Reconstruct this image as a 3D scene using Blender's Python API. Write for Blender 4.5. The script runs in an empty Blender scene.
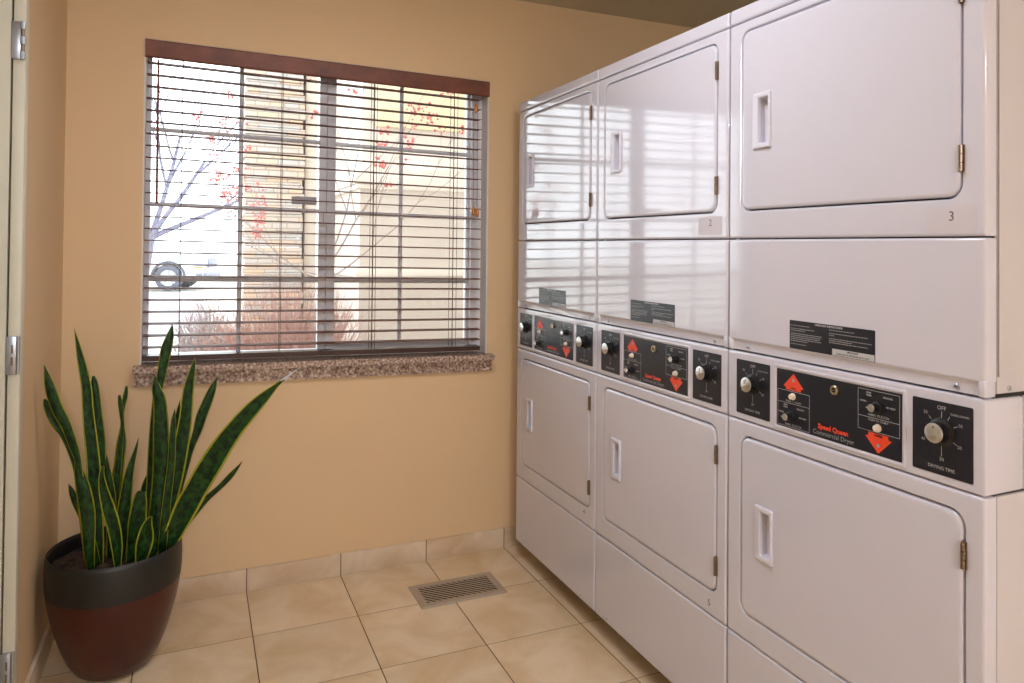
import bpy, bmesh, math, random
from mathutils import Vector, Matrix
SC = bpy.context.scene
COL = SC.collection

# ------------------------------------------------------------------ camera
W_PX, H_PX = 1024.0, 683.0
F_PX, PX, PY = 728.43, 517.24, 236.91
YAW, PITCH, ROLL = 0.4147, 0.0133, 0.0092
fwd = Vector((math.sin(YAW)*math.cos(PITCH), math.cos(YAW)*math.cos(PITCH), math.sin(PITCH)))
rgt = Vector((math.cos(YAW), -math.sin(YAW), 0))
upv = rgt.cross(fwd)
r2 = math.cos(ROLL)*rgt + math.sin(ROLL)*upv
u2 = -math.sin(ROLL)*rgt + math.cos(ROLL)*upv
cd = bpy.data.cameras.new('camera')
cam = bpy.data.objects.new('camera', cd)
COL.objects.link(cam)
cd.sensor_width = 36; cd.sensor_fit = 'HORIZONTAL'
cd.lens = F_PX/W_PX*36
cd.shift_x = (512-PX)/W_PX
cd.shift_y = (PY-341.5)/W_PX
cd.clip_start = 0.05; cd.clip_end = 300
rot = Matrix((r2, u2, -fwd)).transposed().to_4x4()
cam.matrix_world = Matrix.Translation((0.7929, -3.0662, 1.3642)) @ rot
SC.camera = cam

# ------------------------------------------------------------------ world, lights, exposure
wd = bpy.data.worlds.new('sky'); SC.world = wd
wd.use_nodes = True
nt = wd.node_tree; nt.nodes.clear()
out = nt.nodes.new('ShaderNodeOutputWorld'); bg = nt.nodes.new('ShaderNodeBackground')
bg.inputs[0].default_value = (0.90, 0.94, 1.0, 1); bg.inputs[1].default_value = 3.9
nt.links.new(bg.outputs[0], out.inputs[0])
SC.view_settings.view_transform = 'Standard'
SC.view_settings.look = 'None'
SC.view_settings.exposure = 0.5
SC.view_settings.gamma = 1.0
SC.view_settings.use_curve_mapping = False

FILL_DOMES = [((0.85, -5.8), 126.0)]     # added fill dome: place, emission strength
FILL_PANEL = ((1.32, -1.60), 9.8)          # added square fill panel over the aisle
FILL_DOME_COL = (1.0, 1.06, 1.22); FILL_PANEL_COL = (1.0, 1.02, 1.10)

# ------------------------------------------------------------------ helpers
def lin(c):
    return tuple(((v/255.0)/12.92 if v/255.0 <= 0.04045 else ((v/255.0+0.055)/1.055)**2.4) for v in c)
def mat(name, rgb, rough=0.5, metal=0.0, coat=0.0, spec=0.5, bump=None, bump_str=0.1, vary=None, emit=None, bdist=0.002):
    """rgb in sRGB 0-255. bump=(scale, detail); vary=(scale, amount, rgb2)"""
    m = bpy.data.materials.new(name); m.use_nodes = True
    n = m.node_tree.nodes; l = m.node_tree.links; b = n['Principled BSDF']
    b.inputs['Base Color'].default_value = (*lin(rgb), 1)
    b.inputs['Roughness'].default_value = rough
    b.inputs['Metallic'].default_value = metal
    b.inputs['Coat Weight'].default_value = coat
    b.inputs['Coat Roughness'].default_value = 0.06
    b.inputs['Specular IOR Level'].default_value = spec
    tc = n.new('ShaderNodeTexCoord')
    if vary:
        no = n.new('ShaderNodeTexNoise'); no.inputs['Scale'].default_value = vary[0]; no.inputs['Detail'].default_value = 6
        l.new(tc.outputs['Object'], no.inputs['Vector'])
        mr = n.new('ShaderNodeMapRange'); mr.inputs[1].default_value = 0.35; mr.inputs[2].default_value = 0.7
        mr.inputs[4].default_value = vary[1]
        l.new(no.outputs[0], mr.inputs[0])
        mx = n.new('ShaderNodeMix'); mx.data_type = 'RGBA'
        mx.inputs[6].default_value = (*lin(rgb), 1); mx.inputs[7].default_value = (*lin(vary[2]), 1)
        l.new(mr.outputs[0], mx.inputs[0]); l.new(mx.outputs[2], b.inputs['Base Color'])
    if bump:
        no = n.new('ShaderNodeTexNoise'); no.inputs['Scale'].default_value = bump[0]; no.inputs['Detail'].default_value = bump[1]
        l.new(tc.outputs['Object'], no.inputs['Vector'])
        bp = n.new('ShaderNodeBump'); bp.inputs['Strength'].default_value = bump_str; bp.inputs['Distance'].default_value = bdist
        l.new(no.outputs[0], bp.inputs['Height']); l.new(bp.outputs[0], b.inputs['Normal'])
    if emit:
        b.inputs['Emission Color'].default_value = (*emit[0], 1); b.inputs['Emission Strength'].default_value = emit[1]
    return m

class MB:
    def __init__(s): s.v = []; s.f = []; s.m = []; s.uv = {}
    def add(s, vs, fs, mi=0):
        k = len(s.v); s.v += [tuple(p) for p in vs]
        for f in fs: s.f.append([i+k for i in f]); s.m.append(mi)
        return k
    def box(s, x0, x1, y0, y1, z0, z1, mi=0, bev=0.0, seg=2):
        if bev > 0:
            bm = bmesh.new(); bmesh.ops.create_cube(bm, size=1)
            for v in bm.verts:
                v.co = Vector(((x0+x1)/2+v.co.x*(x1-x0), (y0+y1)/2+v.co.y*(y1-y0), (z0+z1)/2+v.co.z*(z1-z0)))
            bmesh.ops.bevel(bm, geom=list(bm.edges), offset=bev, segments=seg, affect='EDGES', profile=0.5)
            bm.verts.index_update()
            s.add([v.co[:] for v in bm.verts], [[v.index for v in f.verts] for f in bm.faces], mi); bm.free(); return
        vs = [(x, y, z) for x in (x0, x1) for y in (y0, y1) for z in (z0, z1)]
        s.add(vs, [(0,1,3,2),(4,6,7,5),(0,4,5,1),(2,3,7,6),(0,2,6,4),(1,5,7,3)], mi)
    def loft(s, loops, cap0=False, cap1=False, mi=0, close=True):
        n = len(loops[0]); vs = [p for L in loops for p in L]; fs = []
        for a in range(len(loops)-1):
            for i in range(n if close else n-1):
                j = (i+1) % n; fs.append((a*n+i, a*n+j, (a+1)*n+j, (a+1)*n+i))
        if cap0: fs.append(tuple(range(n-1, -1, -1)))
        if cap1: fs.append(tuple(range((len(loops)-1)*n, len(loops)*n)))
        s.add(vs, fs, mi)
    def tube(s, pts, rad, n=8, mi=0, caps=True):
        pts = [Vector(p) for p in pts]
        if not isinstance(rad, (list, tuple)): rad = [rad]*len(pts)
        loops = []; prev = None
        for i, p in enumerate(pts):
            t = (pts[min(i+1, len(pts)-1)]-pts[max(i-1, 0)]).normalized()
            a = prev if prev is not None else (Vector((0, 0, 1)) if abs(t.z) < 0.9 else Vector((1, 0, 0)))
            a = (a-t*a.dot(t)).normalized(); b = t.cross(a); prev = a
            loops.append([tuple(p+(a*math.cos(2*math.pi*k/n)+b*math.sin(2*math.pi*k/n))*rad[i]) for k in range(n)])
        s.loft(loops, caps, caps, mi)
    def build(s, name, mats, parent=None, smooth=True, angle=35, fix=True):
        me = bpy.data.meshes.new(name); me.from_pydata(s.v, [], s.f)
        if not isinstance(mats, (list, tuple)): mats = [mats]
        for m in mats: me.materials.append(m)
        me.polygons.foreach_set('material_index', s.m)
        if fix:
            bm = bmesh.new(); bm.from_mesh(me); bmesh.ops.recalc_face_normals(bm, faces=bm.faces); bm.to_mesh(me); bm.free()
        if smooth:
            me.polygons.foreach_set('use_smooth', [True]*len(me.polygons)); me.set_sharp_from_angle(angle=math.radians(angle))
        me.update()
        o = bpy.data.objects.new(name, me); COL.objects.link(o)
        if parent: o.parent = parent
        return o
def empty(name, loc=(0, 0, 0)):
    o = bpy.data.objects.new(name, None); COL.objects.link(o); o.location = loc; o.empty_display_size = 0.1
    return o
def tag(o, label, cat, group=None, kind=None):
    o['label'] = label; o['category'] = cat
    if group: o['group'] = group
    if kind: o['kind'] = kind
    return o
def struct(o, label=None):
    o['kind'] = 'structure'
    if label: o['label'] = label
    return o
def rrect(u0, u1, z0, z1, r, n=5):
    """closed outline with rounded corners, (u, z) pairs"""
    P = []
    for cu, cz, a0 in ((u1-r, z1-r, 0), (u0+r, z1-r, 90), (u0+r, z0+r, 180), (u1-r, z0+r, 270)):
        for k in range(n+1):
            a = math.radians(a0+90*k/n); P.append((cu+r*math.cos(a), cz+r*math.sin(a)))
    return P
_txt = {}
def text2d(body, size, bold=0.0, align='CENTER'):
    key = (body, size, bold, align)
    if key in _txt: return _txt[key]
    c = bpy.data.curves.new('t', 'FONT'); c.body = body; c.size = size; c.offset = bold; c.align_x = align
    c.align_y = 'CENTER'; c.resolution_u = 2; c.fill_mode = 'FRONT'
    o = bpy.data.objects.new('t', c); COL.objects.link(o)
    me = bpy.data.meshes.new_from_object(o)
    r = ([(v.co.x, v.co.y) for v in me.vertices], [tuple(p.vertices) for p in me.polygons])
    bpy.data.objects.remove(o); bpy.data.curves.remove(c); bpy.data.meshes.remove(me)
    _txt[key] = r
    return r

# ------------------------------------------------------------------ materials
M = {}
def tile_material(name, rgb, rgb2, lines, x0, y0, t, gw=0.0035):
    """stone tiles; lines: both directions when True, only across x when False"""
    m = bpy.data.materials.new(name); m.use_nodes = True
    n = m.node_tree.nodes; l = m.node_tree.links; b = n['Principled BSDF']
    tc = n.new('ShaderNodeTexCoord'); sx = n.new('ShaderNodeSeparateXYZ'); l.new(tc.outputs['Object'], sx.inputs[0])
    def math_(op, a, bb=None, c=None):
        q = n.new('ShaderNodeMath'); q.operation = op
        for i, v in enumerate((a, bb, c)):
            if v is None: continue
            if isinstance(v, (int, float)): q.inputs[i].default_value = v
            else: l.new(v, q.inputs[i])
        return q.outputs[0]
    def cell(sock, o):
        s = math_('DIVIDE', math_('SUBTRACT', sock, o), t)
        fl = math_('FLOOR', s); fr = math_('SUBTRACT', s, fl)
        d = math_('MINIMUM', fr, math_('SUBTRACT', 1.0, fr))
        return fl, math_('LESS_THAN', d, gw/2/t)
    cx, gx = cell(sx.outputs[0], x0); cy, gy = cell(sx.outputs[1], y0)
    g = math_('MAXIMUM', gx, gy) if lines else gx
    cb = n.new('ShaderNodeCombineXYZ'); l.new(cx, cb.inputs[0])
    if lines: l.new(cy, cb.inputs[1])
    wn = n.new('ShaderNodeTexWhiteNoise'); wn.noise_dimensions = '3D'; l.new(cb.outputs[0], wn.inputs['Vector'])
    vm = n.new('ShaderNodeVectorMath'); vm.operation = 'MULTIPLY_ADD'
    l.new(wn.outputs['Color'], vm.inputs[0]); vm.inputs[1].default_value = (9, 9, 9); l.new(tc.outputs['Object'], vm.inputs[2])
    n1 = n.new('ShaderNodeTexNoise'); n1.inputs['Scale'].default_value = 5.5; n1.inputs['Detail'].default_value = 7
    n1.inputs['Distortion'].default_value = 0.6
    l.new(vm.outputs[0], n1.inputs['Vector'])
    r = n.new('ShaderNodeMapRange'); r.inputs[1].default_value = 0.38; r.inputs[2].default_value = 0.68; l.new(n1.outputs[0], r.inputs[0])
    mx = n.new('ShaderNodeMix'); mx.data_type = 'RGBA'
    mx.inputs[6].default_value = (*lin(rgb), 1); mx.inputs[7].default_value = (*lin(rgb2), 1); l.new(r.outputs[0], mx.inputs[0])
    n2 = n.new('ShaderNodeTexNoise'); n2.inputs['Scale'].default_value = 1.6; n2.inputs['Detail'].default_value = 3
    l.new(vm.outputs[0], n2.inputs['Vector'])
    hv = n.new('ShaderNodeHueSaturation'); l.new(mx.outputs[2], hv.inputs['Color'])
    r2_ = n.new('ShaderNodeMapRange'); r2_.inputs[1].default_value = 0.3; r2_.inputs[2].default_value = 0.7
    r2_.inputs[3].default_value = 0.94; r2_.inputs[4].default_value = 1.07; l.new(n2.outputs[0], r2_.inputs[0]); l.new(r2_.outputs[0], hv.inputs['Value'])
    # grout: darker along one direction, pale along the other, as in the room
    m2 = n.new('ShaderNodeMix'); m2.data_type = 'RGBA'; l.new(g, m2.inputs[0]); l.new(hv.outputs[0], m2.inputs[6])
    gm = n.new('ShaderNodeMix'); gm.data_type = 'RGBA'; l.new(gx, gm.inputs[0])
    gm.inputs[6].default_value = (*lin((158, 128, 96)), 1); gm.inputs[7].default_value = (*lin((92, 68, 48)), 1)
    l.new(gm.outputs[2], m2.inputs[7])
    l.new(m2.outputs[2], b.inputs['Base Color'])
    b.inputs['Roughness'].default_value = 0.42
    b.inputs['Specular IOR Level'].default_value = 0.35
    bp = n.new('ShaderNodeBump'); bp.inputs['Strength'].default_value = 0.5; bp.inputs['Distance'].default_value = 0.002; bp.invert = True
    l.new(g, bp.inputs['Height']); l.new(bp.outputs[0], b.inputs['Normal'])
    return m

M['wall'] = mat('tan_wall_paint', (219, 188, 146), 0.62, bump=(220, 3), bump_str=0.12)
M['pale'] = mat('off_white_wall_paint', (226, 222, 214), 0.6)
M['ceil'] = mat('ceiling_texture', (214, 202, 176), 0.9, bump=(45, 4), bump_str=0.6, bdist=0.006)
M['floor'] = tile_material('travertine_floor_tile', (228, 206, 174), (210, 180, 136), True, 0.9912, 0.0, 0.3650)
M['base'] = tile_material('travertine_base_tile', (216, 196, 170), (196, 168, 136), False, 0.9912, 0.0, 0.3650)
M['enamel'] = mat('white_enamel', (208, 207, 218), 0.07, coat=0.4, spec=0.5, bump=(2.5, 1), bump_str=0.014, bdist=0.003)
M['enamel_shade'] = mat('shaded_side_enamel', (199, 195, 198), 0.35)  # the white enamel again, darkened: weaker light on the side put into colour
M['dark'] = mat('dark_gap', (38, 34, 32), 0.8)
M['duct'] = mat('duct_shade_black', (14, 12, 11), 0.9)  # shade down inside the duct, put into the colour of a flat plate
M['plate'] = mat('black_control_plate', (30, 31, 40), 0.32)
M['ink'] = mat('white_print', (186, 186, 188), 0.5)
M['red'] = mat('orange_red_print', (232, 72, 38), 0.45)
M['greyink'] = mat('grey_print', (150, 150, 152), 0.5)
M['knob'] = mat('black_knob_plastic', (18, 17, 18), 0.4)
M['steel'] = mat('spun_steel', (225, 224, 222), 0.3, metal=1.0)
def _spun(m):
    n = m.node_tree.nodes; tg = n.new('ShaderNodeTangent'); tg.direction_type = 'RADIAL'; tg.axis = 'X'
    n['Principled BSDF'].inputs['Anisotropic'].default_value = 0.85
    m.node_tree.links.new(tg.outputs[0], n['Principled BSDF'].inputs['Tangent'])
_spun(M['steel'])
M['brass'] = mat('nickel_lock', (190, 178, 150), 0.3, metal=1.0)
M['cream'] = mat('cream_button', (226, 214, 196), 0.35)
M['hinge'] = mat('door_hinge_bronze', (128, 112, 96), 0.35, metal=0.85)
M['handle'] = mat('white_handle_plastic', (212, 211, 222), 0.3)
M['paper'] = mat('sticker_paper', (202, 197, 204), 0.6)
M['pencil'] = mat('sticker_ink', (84, 80, 80), 0.6)
M['wood'] = mat('mahogany_blind_wood', (126, 70, 46), 0.5, coat=0.0, vary=(14, 0.7, (86, 46, 36)))
M['slat'] = mat('blind_slat_finish', (106, 68, 56), 0.55, spec=0.25)
M['rail'] = mat('blind_bottom_rail_finish', (62, 36, 30), 0.35)
M['cord'] = mat('blind_cord', (84, 66, 60), 0.8)
M['tassel'] = mat('amber_wood_tassel', (196, 122, 44), 0.25, coat=0.6)
M['vinyl'] = mat('white_window_vinyl', (240, 240, 244), 0.4)
M['reveal'] = mat('white_reveal_paint', (214, 208, 202), 0.45)
M['frame'] = mat('cream_door_frame_paint', (206, 200, 180), 0.4)
M['plate_steel'] = mat('brushed_hinge_steel', (176, 180, 188), 0.32, metal=0.9)
M['vent'] = mat('taupe_vent_metal', (176, 160, 140), 0.45, metal=0.2)

def granite():
    m = bpy.data.materials.new('speckled_granite'); m.use_nodes = True
    n = m.node_tree.nodes; l = m.node_tree.links; b = n['Principled BSDF']
    tc = n.new('ShaderNodeTexCoord'); v = n.new('ShaderNodeTexNoise'); v.inputs['Scale'].default_value = 100; v.inputs['Detail'].default_value = 4
    l.new(tc.outputs['Object'], v.inputs['Vector'])
    cr = n.new('ShaderNodeValToRGB'); l.new(v.outputs[0], cr.inputs[0])
    e = cr.color_ramp.elements
    e[0].position = 0.34; e[0].color = (*lin((96, 74, 66)), 1)
    e[1].position = 0.68; e[1].color = (*lin((222, 206, 192)), 1)
    k = e.new(0.46); k.color = (*lin((156, 128, 112)), 1); k = e.new(0.56); k.color = (*lin((178, 156, 138)), 1)
    l.new(cr.outputs[0], b.inputs['Base Color']); b.inputs['Roughness'].default_value = 0.25
    return m
M['granite'] = granite()
def glass_pane():
    m = bpy.data.materials.new('window_glass'); m.use_nodes = True
    n = m.node_tree.nodes; l = m.node_tree.links; n.remove(n['Principled BSDF'])
    o = n['Material Output']; t = n.new('ShaderNodeBsdfTransparent'); t.inputs[0].default_value = (0.96, 0.98, 0.97, 1)
    g = n.new('ShaderNodeBsdfGlossy'); g.inputs['Roughness'].default_value = 0.02
    f = n.new('ShaderNodeFresnel'); f.inputs[0].default_value = 1.45
    x = n.new('ShaderNodeMixShader'); l.new(f.outputs[0], x.inputs[0]); l.new(t.outputs[0], x.inputs[1]); l.new(g.outputs[0], x.inputs[2])
    l.new(x.outputs[0], o.inputs[0]); return m
M['glass'] = glass_pane()
def leaf_mat():
    m = bpy.data.materials.new('snake_plant_leaf'); m.use_nodes = True
    n = m.node_tree.nodes; l = m.node_tree.links; b = n['Principled BSDF']
    uv = n.new('ShaderNodeUVMap'); uv.uv_map = 'UVMap'; sp = n.new('ShaderNodeSeparateXYZ'); l.new(uv.outputs[0], sp.inputs[0])
    a = n.new('ShaderNodeMath'); a.operation = 'SUBTRACT'; l.new(sp.outputs[0], a.inputs[0]); a.inputs[1].default_value = 0.5
    c = n.new('ShaderNodeMath'); c.operation = 'ABSOLUTE'; l.new(a.outputs[0], c.inputs[0])
    nz = n.new('ShaderNodeTexNoise'); nz.inputs['Scale'].default_value = 30; l.new(uv.outputs[0], nz.inputs['Vector'])
    ad = n.new('ShaderNodeMath'); ad.operation = 'MULTIPLY_ADD'; l.new(nz.outputs[0], ad.inputs[0]); ad.inputs[1].default_value = 0.05; l.new(c.outputs[0], ad.inputs[2])
    g = n.new('ShaderNodeMath'); g.operation = 'GREATER_THAN'; l.new(ad.outputs[0], g.inputs[0]); g.inputs[1].default_value = 0.445
    mp = n.new('ShaderNodeMapping'); mp.inputs['Scale'].default_value = (3, 42, 1); l.new(uv.outputs[0], mp.inputs[0])
    bn = n.new('ShaderNodeTexNoise'); bn.inputs['Scale'].default_value = 1.0; bn.inputs['Detail'].default_value = 4; bn.inputs['Distortion'].default_value = 0.8
    l.new(mp.outputs[0], bn.inputs['Vector'])
    cr = n.new('ShaderNodeValToRGB'); l.new(bn.outputs[0], cr.inputs[0]); e = cr.color_ramp.elements
    e[0].position = 0.38; e[0].color = (*lin((10, 30, 8)), 1); e[1].position = 0.66; e[1].color = (*lin((32, 74, 22)), 1)
    mx = n.new('ShaderNodeMix'); mx.data_type = 'RGBA'; l.new(g.outputs[0], mx.inputs[0]); l.new(cr.outputs[0], mx.inputs[6])
    mx.inputs[7].default_value = (*lin((150, 148, 36)), 1); l.new(mx.outputs[2], b.inputs['Base Color'])
    b.inputs['Roughness'].default_value = 0.42; b.inputs['Specular IOR Level'].default_value = 0.3
    return m
M['leaf'] = leaf_mat()
M['tip_sheen'] = mat('leaf_tip_sheen', (196, 196, 200), 0.3)  # whitish reflection on one leaf tip, painted in as colour
def pot_mat():
    m = mat('glazed_red_pot', (68, 18, 8), 0.3, coat=0.15, vary=(6, 0.8, (54, 15, 7)))
    return m
M['pot'] = pot_mat()
M['band'] = mat('matte_black_band', (28, 27, 24), 0.45)
M['soil'] = mat('potting_soil', (48, 34, 26), 0.95, bump=(60, 5), bump_str=1.0, bdist=0.02, vary=(40, 0.8, (104, 84, 66)))

# ------------------------------------------------------------------ the room
LX, RX, BY, CZ = 0.353, 3.35, -7.0, 2.50
KS = -0.018
def sh(x): return KS*(x-1.3)                    # the window's head and sill run slightly out of level
WX0, WX1, WZ0, WZ1 = 0.604, 1.998, 0.896, 2.124
WT = 0.16

b = MB(); b.box(-1.2, RX+0.1, BY-0.1, 0.2, -0.12, 0.0)
fl = struct(b.build('floor', M['floor'], smooth=False))
b = MB(); b.box(-1.2, RX+0.1, BY-0.1, 0.2, CZ, CZ+0.1)
struct(b.build('ceiling', M['ceil'], smooth=False))
# back wall with the window opening
b = MB()
def q4(x0, x1, z0, z1, y, s=False):
    return [(x0, y, z0+(sh(x0) if s else 0)), (x1, y, z0+(sh(x1) if s else 0)), (x1, y, z1+(sh(x1) if s else 0)), (x0, y, z1+(sh(x0) if s else 0))]
b.loft([q4(-1.2, RX, 0.0, CZ, 0.0), q4(WX0, WX1, WZ0-0.03, WZ1, 0.0, True), q4(WX0, WX1, WZ0-0.03, WZ1, WT, True), q4(-1.2, RX, 0.0, CZ, WT), q4(-1.2, RX, 0.0, CZ, 0.0)])
struct(b.build('wall_back', M['wall'], smooth=False))
b = MB(); b.box(RX, RX+0.1, BY, 0.0, 0, CZ); struct(b.build('wall_right', M['pale'], smooth=False))
b = MB(); b.box(-1.2, RX, BY-0.1, BY, 0, CZ); struct(b.build('wall_rear', M['pale'], smooth=False))
# left wall with the doorway nearer the camera
DY0, DY1, DH = -0.775, -1.72, 2.08
b = MB()
b.box(LX-0.14, LX, DY0+0.03, 0.0, 0, CZ)
b.box(LX-0.14, LX, BY, DY1-0.03, 0, CZ)
b.box(LX-0.14, LX, DY1-0.03, DY0+0.03, DH, CZ)
struct(b.build('wall_left', M['wall'], smooth=False))

# tile skirting
b = MB(); b.box(LX+0.010, RX, -0.010, 0.0, 0, 0.088, bev=0.002); struct(b.build('baseboard_back', M['base']))
b = MB(); b.box(LX, LX+0.012, DY0+0.055, -0.0005, 0, 0.088, bev=0.002)
lb = b.build('baseboard_left', M['base']); struct(lb)
b = MB(); b.box(LX, LX+0.012, BY, DY1-0.06, 0, 0.088, bev=0.002); struct(b.build('baseboard_left', M['base']))

# ---- doorway: frame, unseen leaf added to keep sky light out, hinges
door = struct(empty('door_1', (LX, DY0, 0)), 'cream painted metal door frame at left edge with three steel hinges and an added closing leaf')
b = MB()
b.box(-0.010, 0.018, 0.0, 0.045, 0, DH, bev=0.003)
b.box(-0.010, 0.018, DY1-DY0-0.045, DY1-DY0, 0, DH, bev=0.003)
b.box(-0.010, 0.018, DY1-DY0-0.045, 0.045, DH, DH+0.045, bev=0.003)
b.box(-0.14, -0.014, -0.004, 0.03, 0, DH)
b.box(-0.14, -0.014, DY1-DY0-0.03, DY1-DY0+0.004, 0, DH)
b.box(-0.14, -0.014, DY1-DY0-0.03, 0.03, DH-0.004, DH+0.03)
b.box(-0.09, -0.050, -0.020, -0.004, 0, DH, bev=0.002)
b.build('door_frame', M['frame'], door)
b = MB(); b.box(-0.135, -0.092, DY1-DY0+0.006, -0.007, 0.01, DH-0.006, bev=0.002)
leaf = b.build('doorway_light_stop', M['frame'], door)
for zc, kn in ((1.897, True), (1.066, False), (0.240, False)):
    b = MB()
    b.box(-0.013, 0.010, -0.0065, 0.0, zc-0.050, zc+0.050, bev=0.001)
    for s in ((-0.026, -0.004), (0.006, 0.028)) if not kn else ():
        b.box(-0.001, 0.003, -0.0075, -0.006, zc+s[0], zc+s[1], mi=1)
    if kn:
        for k in range(5):
            z0 = zc-0.050+k*0.020
            r = 0.0065 if k % 2 == 0 else 0.0052
            b.tube([(0.013, -0.008, z0), (0.013, -0.008, z0+0.0195)], r, 10, mi=0 if k % 2 == 0 else 1)
    else:
        b.tube([(0.014, -0.003, zc-0.050), (0.014, -0.003, zc+0.050)], 0.004, 8)
    b.build('hinge', [M['plate_steel'], M['hinge']], door)

# ---- window: reveal, frame, sashes, grilles, panes
win = struct(empty('window_1', (0, 0, 0)), 'white sliding window with grilles behind the wooden blind')
def wbox(bb, x0, x1, y0, y1, z0, z1, mi=0):
    vs = [(x, y, z+sh(x)) for x in (x0, x1) for y in (y0, y1) for z in (z0, z1)]
    bb.add(vs, [(0,1,3,2),(4,6,7,5),(0,4,5,1),(2,3,7,6),(0,2,6,4),(1,5,7,3)], mi)
b = MB()
e = 0.0015
wbox(b, WX0, WX0+0.006, 0.002, 0.078, WZ0, WZ1)
wbox(b, WX1-0.006, WX1, 0.002, 0.078, WZ0, WZ1)
wbox(b, WX0+0.006, WX1-0.006, 0.002, 0.078, WZ1-0.006, WZ1)
b.build('window_reveal', M['reveal'], win, smooth=False)
b = MB()
Y0, Y1 = 0.078, 0.150
GX0, GX1 = WX0+0.006, WX1-0.006
wbox(b, GX0, GX0+0.008, Y0, Y1, WZ0, WZ1-0.006)
wbox(b, GX1-0.048, GX1, Y0, Y1, WZ0, WZ1-0.006)
wbox(b, GX0+0.008, GX1-0.048, Y0, Y1, WZ1-0.03, WZ1-0.006)
wbox(b, GX0+0.008, GX1-0.048, Y0, Y1, WZ0, WZ0+0.016)
wbox(b, 1.296, 1.328, Y0, Y1, WZ0+0.016, WZ1-0.03)
b.build('window_frame', M['vinyl'], win, smooth=False)
SASH = [(GX0+0.008, 1.296, 0.100, 0.008, 0.030, 0.010), (1.328, GX1-0.048, 0.112, 0.008, 0.010, 0.028)]
for (x0, x1, ys, wl, wr, hb) in SASH:
    b = MB(); zt, zb = WZ1-0.03, WZ0+0.016
    wbox(b, x0, x0+wl, ys, ys+0.03, zb, zt); wbox(b, x1-wr, x1, ys, ys+0.03, zb, zt)
    wbox(b, x0+wl, x1-wr, ys, ys+0.03, zb, zb+hb); wbox(b, x0+wl, x1-wr, ys, ys+0.03, zt-0.01, zt)
    s = b.build('sash', M['vinyl'], win, smooth=False)
    b = MB(); wbox(b, x0+wl, x1-wr, ys+0.013, ys+0.017, zb+hb, zt-0.01); b.build('pane', M['glass'], s, smooth=False)
    b = MB(); xm = (x0+x1)/2 - (0.003 if x0 < 1 else 0.012)
    yc, hw, dp = ys+0.004, 0.0085, 0.0085       # bars with bevelled flanks
    sec = ((-hw, 0.0), (-0.003, -dp), (0.003, -dp), (hw, 0.0), (hw, 0.006), (-hw, 0.006))
    b.loft([[(xm+a, yc+c, z+sh(xm)) for a, c in sec] for z in (zb+hb, zt-0.01)], True, True)
    for zz in (1.212, 1.505, 1.798):
        b.loft([[(x, yc+c, zz+a+sh(x)) for a, c in sec] for x in (x0+wl, x1-wr)], True, True)
    b.build('grille', M['vinyl'], s, smooth=False)
b = MB(); wbox(b, 1.284, 1.294, 0.070, 0.100, 1.46, 1.50); b.build('latch', M['vinyl'], win, smooth=False)
b = MB(); wbox(b, 1.155, 1.258, 0.1115, 0.1122, 1.532, 1.566); b.build('pane_label', M['paper'], win, smooth=False)

# granite sill: top slab over an apron
SX0, SX1 = 0.585, 2.018
sill = empty('trim_1', (0, 0, 0)); struct(sill, 'speckled brown granite window sill with apron under the blind')
b = MB(); wbox(b, WX0, WX1, -0.001, 0.078, WZ0-0.026, WZ0-0.0005); wbox(b, SX0, SX1, -0.050, -0.001, WZ0-0.026, WZ0-0.0005)
b.build('sill_slab', M['granite'], sill, smooth=False)
b = MB(); wbox(b, SX0+0.002, SX1-0.002, -0.016, -0.0005, WZ0-0.078, WZ0-0.0265); b.build('apron', M['granite'], sill, smooth=False)

# ---- wooden blind
bl = tag(empty('venetian_blind', (1.3, 0.035, 0.92)), 'dark brown wooden venetian blind hung in the window above the granite sill', 'blind')
def bbox_(bb, x0, x1, y0, y1, z0, z1, mi=0):
    vs = [(x-1.3, y-0.035, z+sh(x)-0.92) for x in (x0, x1) for y in (y0, y1) for z in (z0, z1)]
    bb.add(vs, [(0,1,3,2),(4,6,7,5),(0,4,5,1),(2,3,7,6),(0,2,6,4),(1,5,7,3)], mi)
VX0, VX1 = WX0+0.003, WX1-0.001
b = MB()
prof = [(0.004, 2.053), (-0.005, 2.053), (-0.008, 2.056), (-0.009, 2.062), (-0.0085, 2.070), (-0.0085, 2.104), (-0.010, 2.110), (-0.009, 2.118), (-0.004, 2.121), (0.004, 2.121)]
b.loft([[(x-1.3, y-0.035, z+sh(x)-0.92) for y, z in prof] for x in (VX0, VX1)], True, True)
b.build('valance', M['wood'], bl, angle=50)
b = MB(); bbox_(b, VX0+0.004, VX1-0.004, 0.008, 0.060, 2.078, 2.116); b.build('head_rail', M['rail'], bl, smooth=False)
BX0, BX1 = 0.612, 1.968
NS, ZT, ZB = 25, 2.040, 0.956
b = MB()
for k in range(NS):
    z = ZT+(ZB-ZT)*k/(NS-1)
    tl = 0.0022
    pf = []
    for j in range(7):
        f = j/6.0; pf.append((0.010+0.050*f, z+0.0014+0.0022*(1-(2*f-1)**2)+tl*(f-0.5)))
    pf += [(y, zz-0.0026) for y, zz in reversed(pf)]
    b.loft([[(x-1.3, y-0.035, zz+sh(x)-0.92) for y, zz in pf] for x in (BX0, BX1)], True, True)
b.build('slats', M['slat'], bl, angle=30)
b = MB(); bbox_(b, BX0, BX1, 0.008, 0.062, 0.907, 0.927); b.build('bottom_rail', M['rail'], bl, smooth=False)
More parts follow.
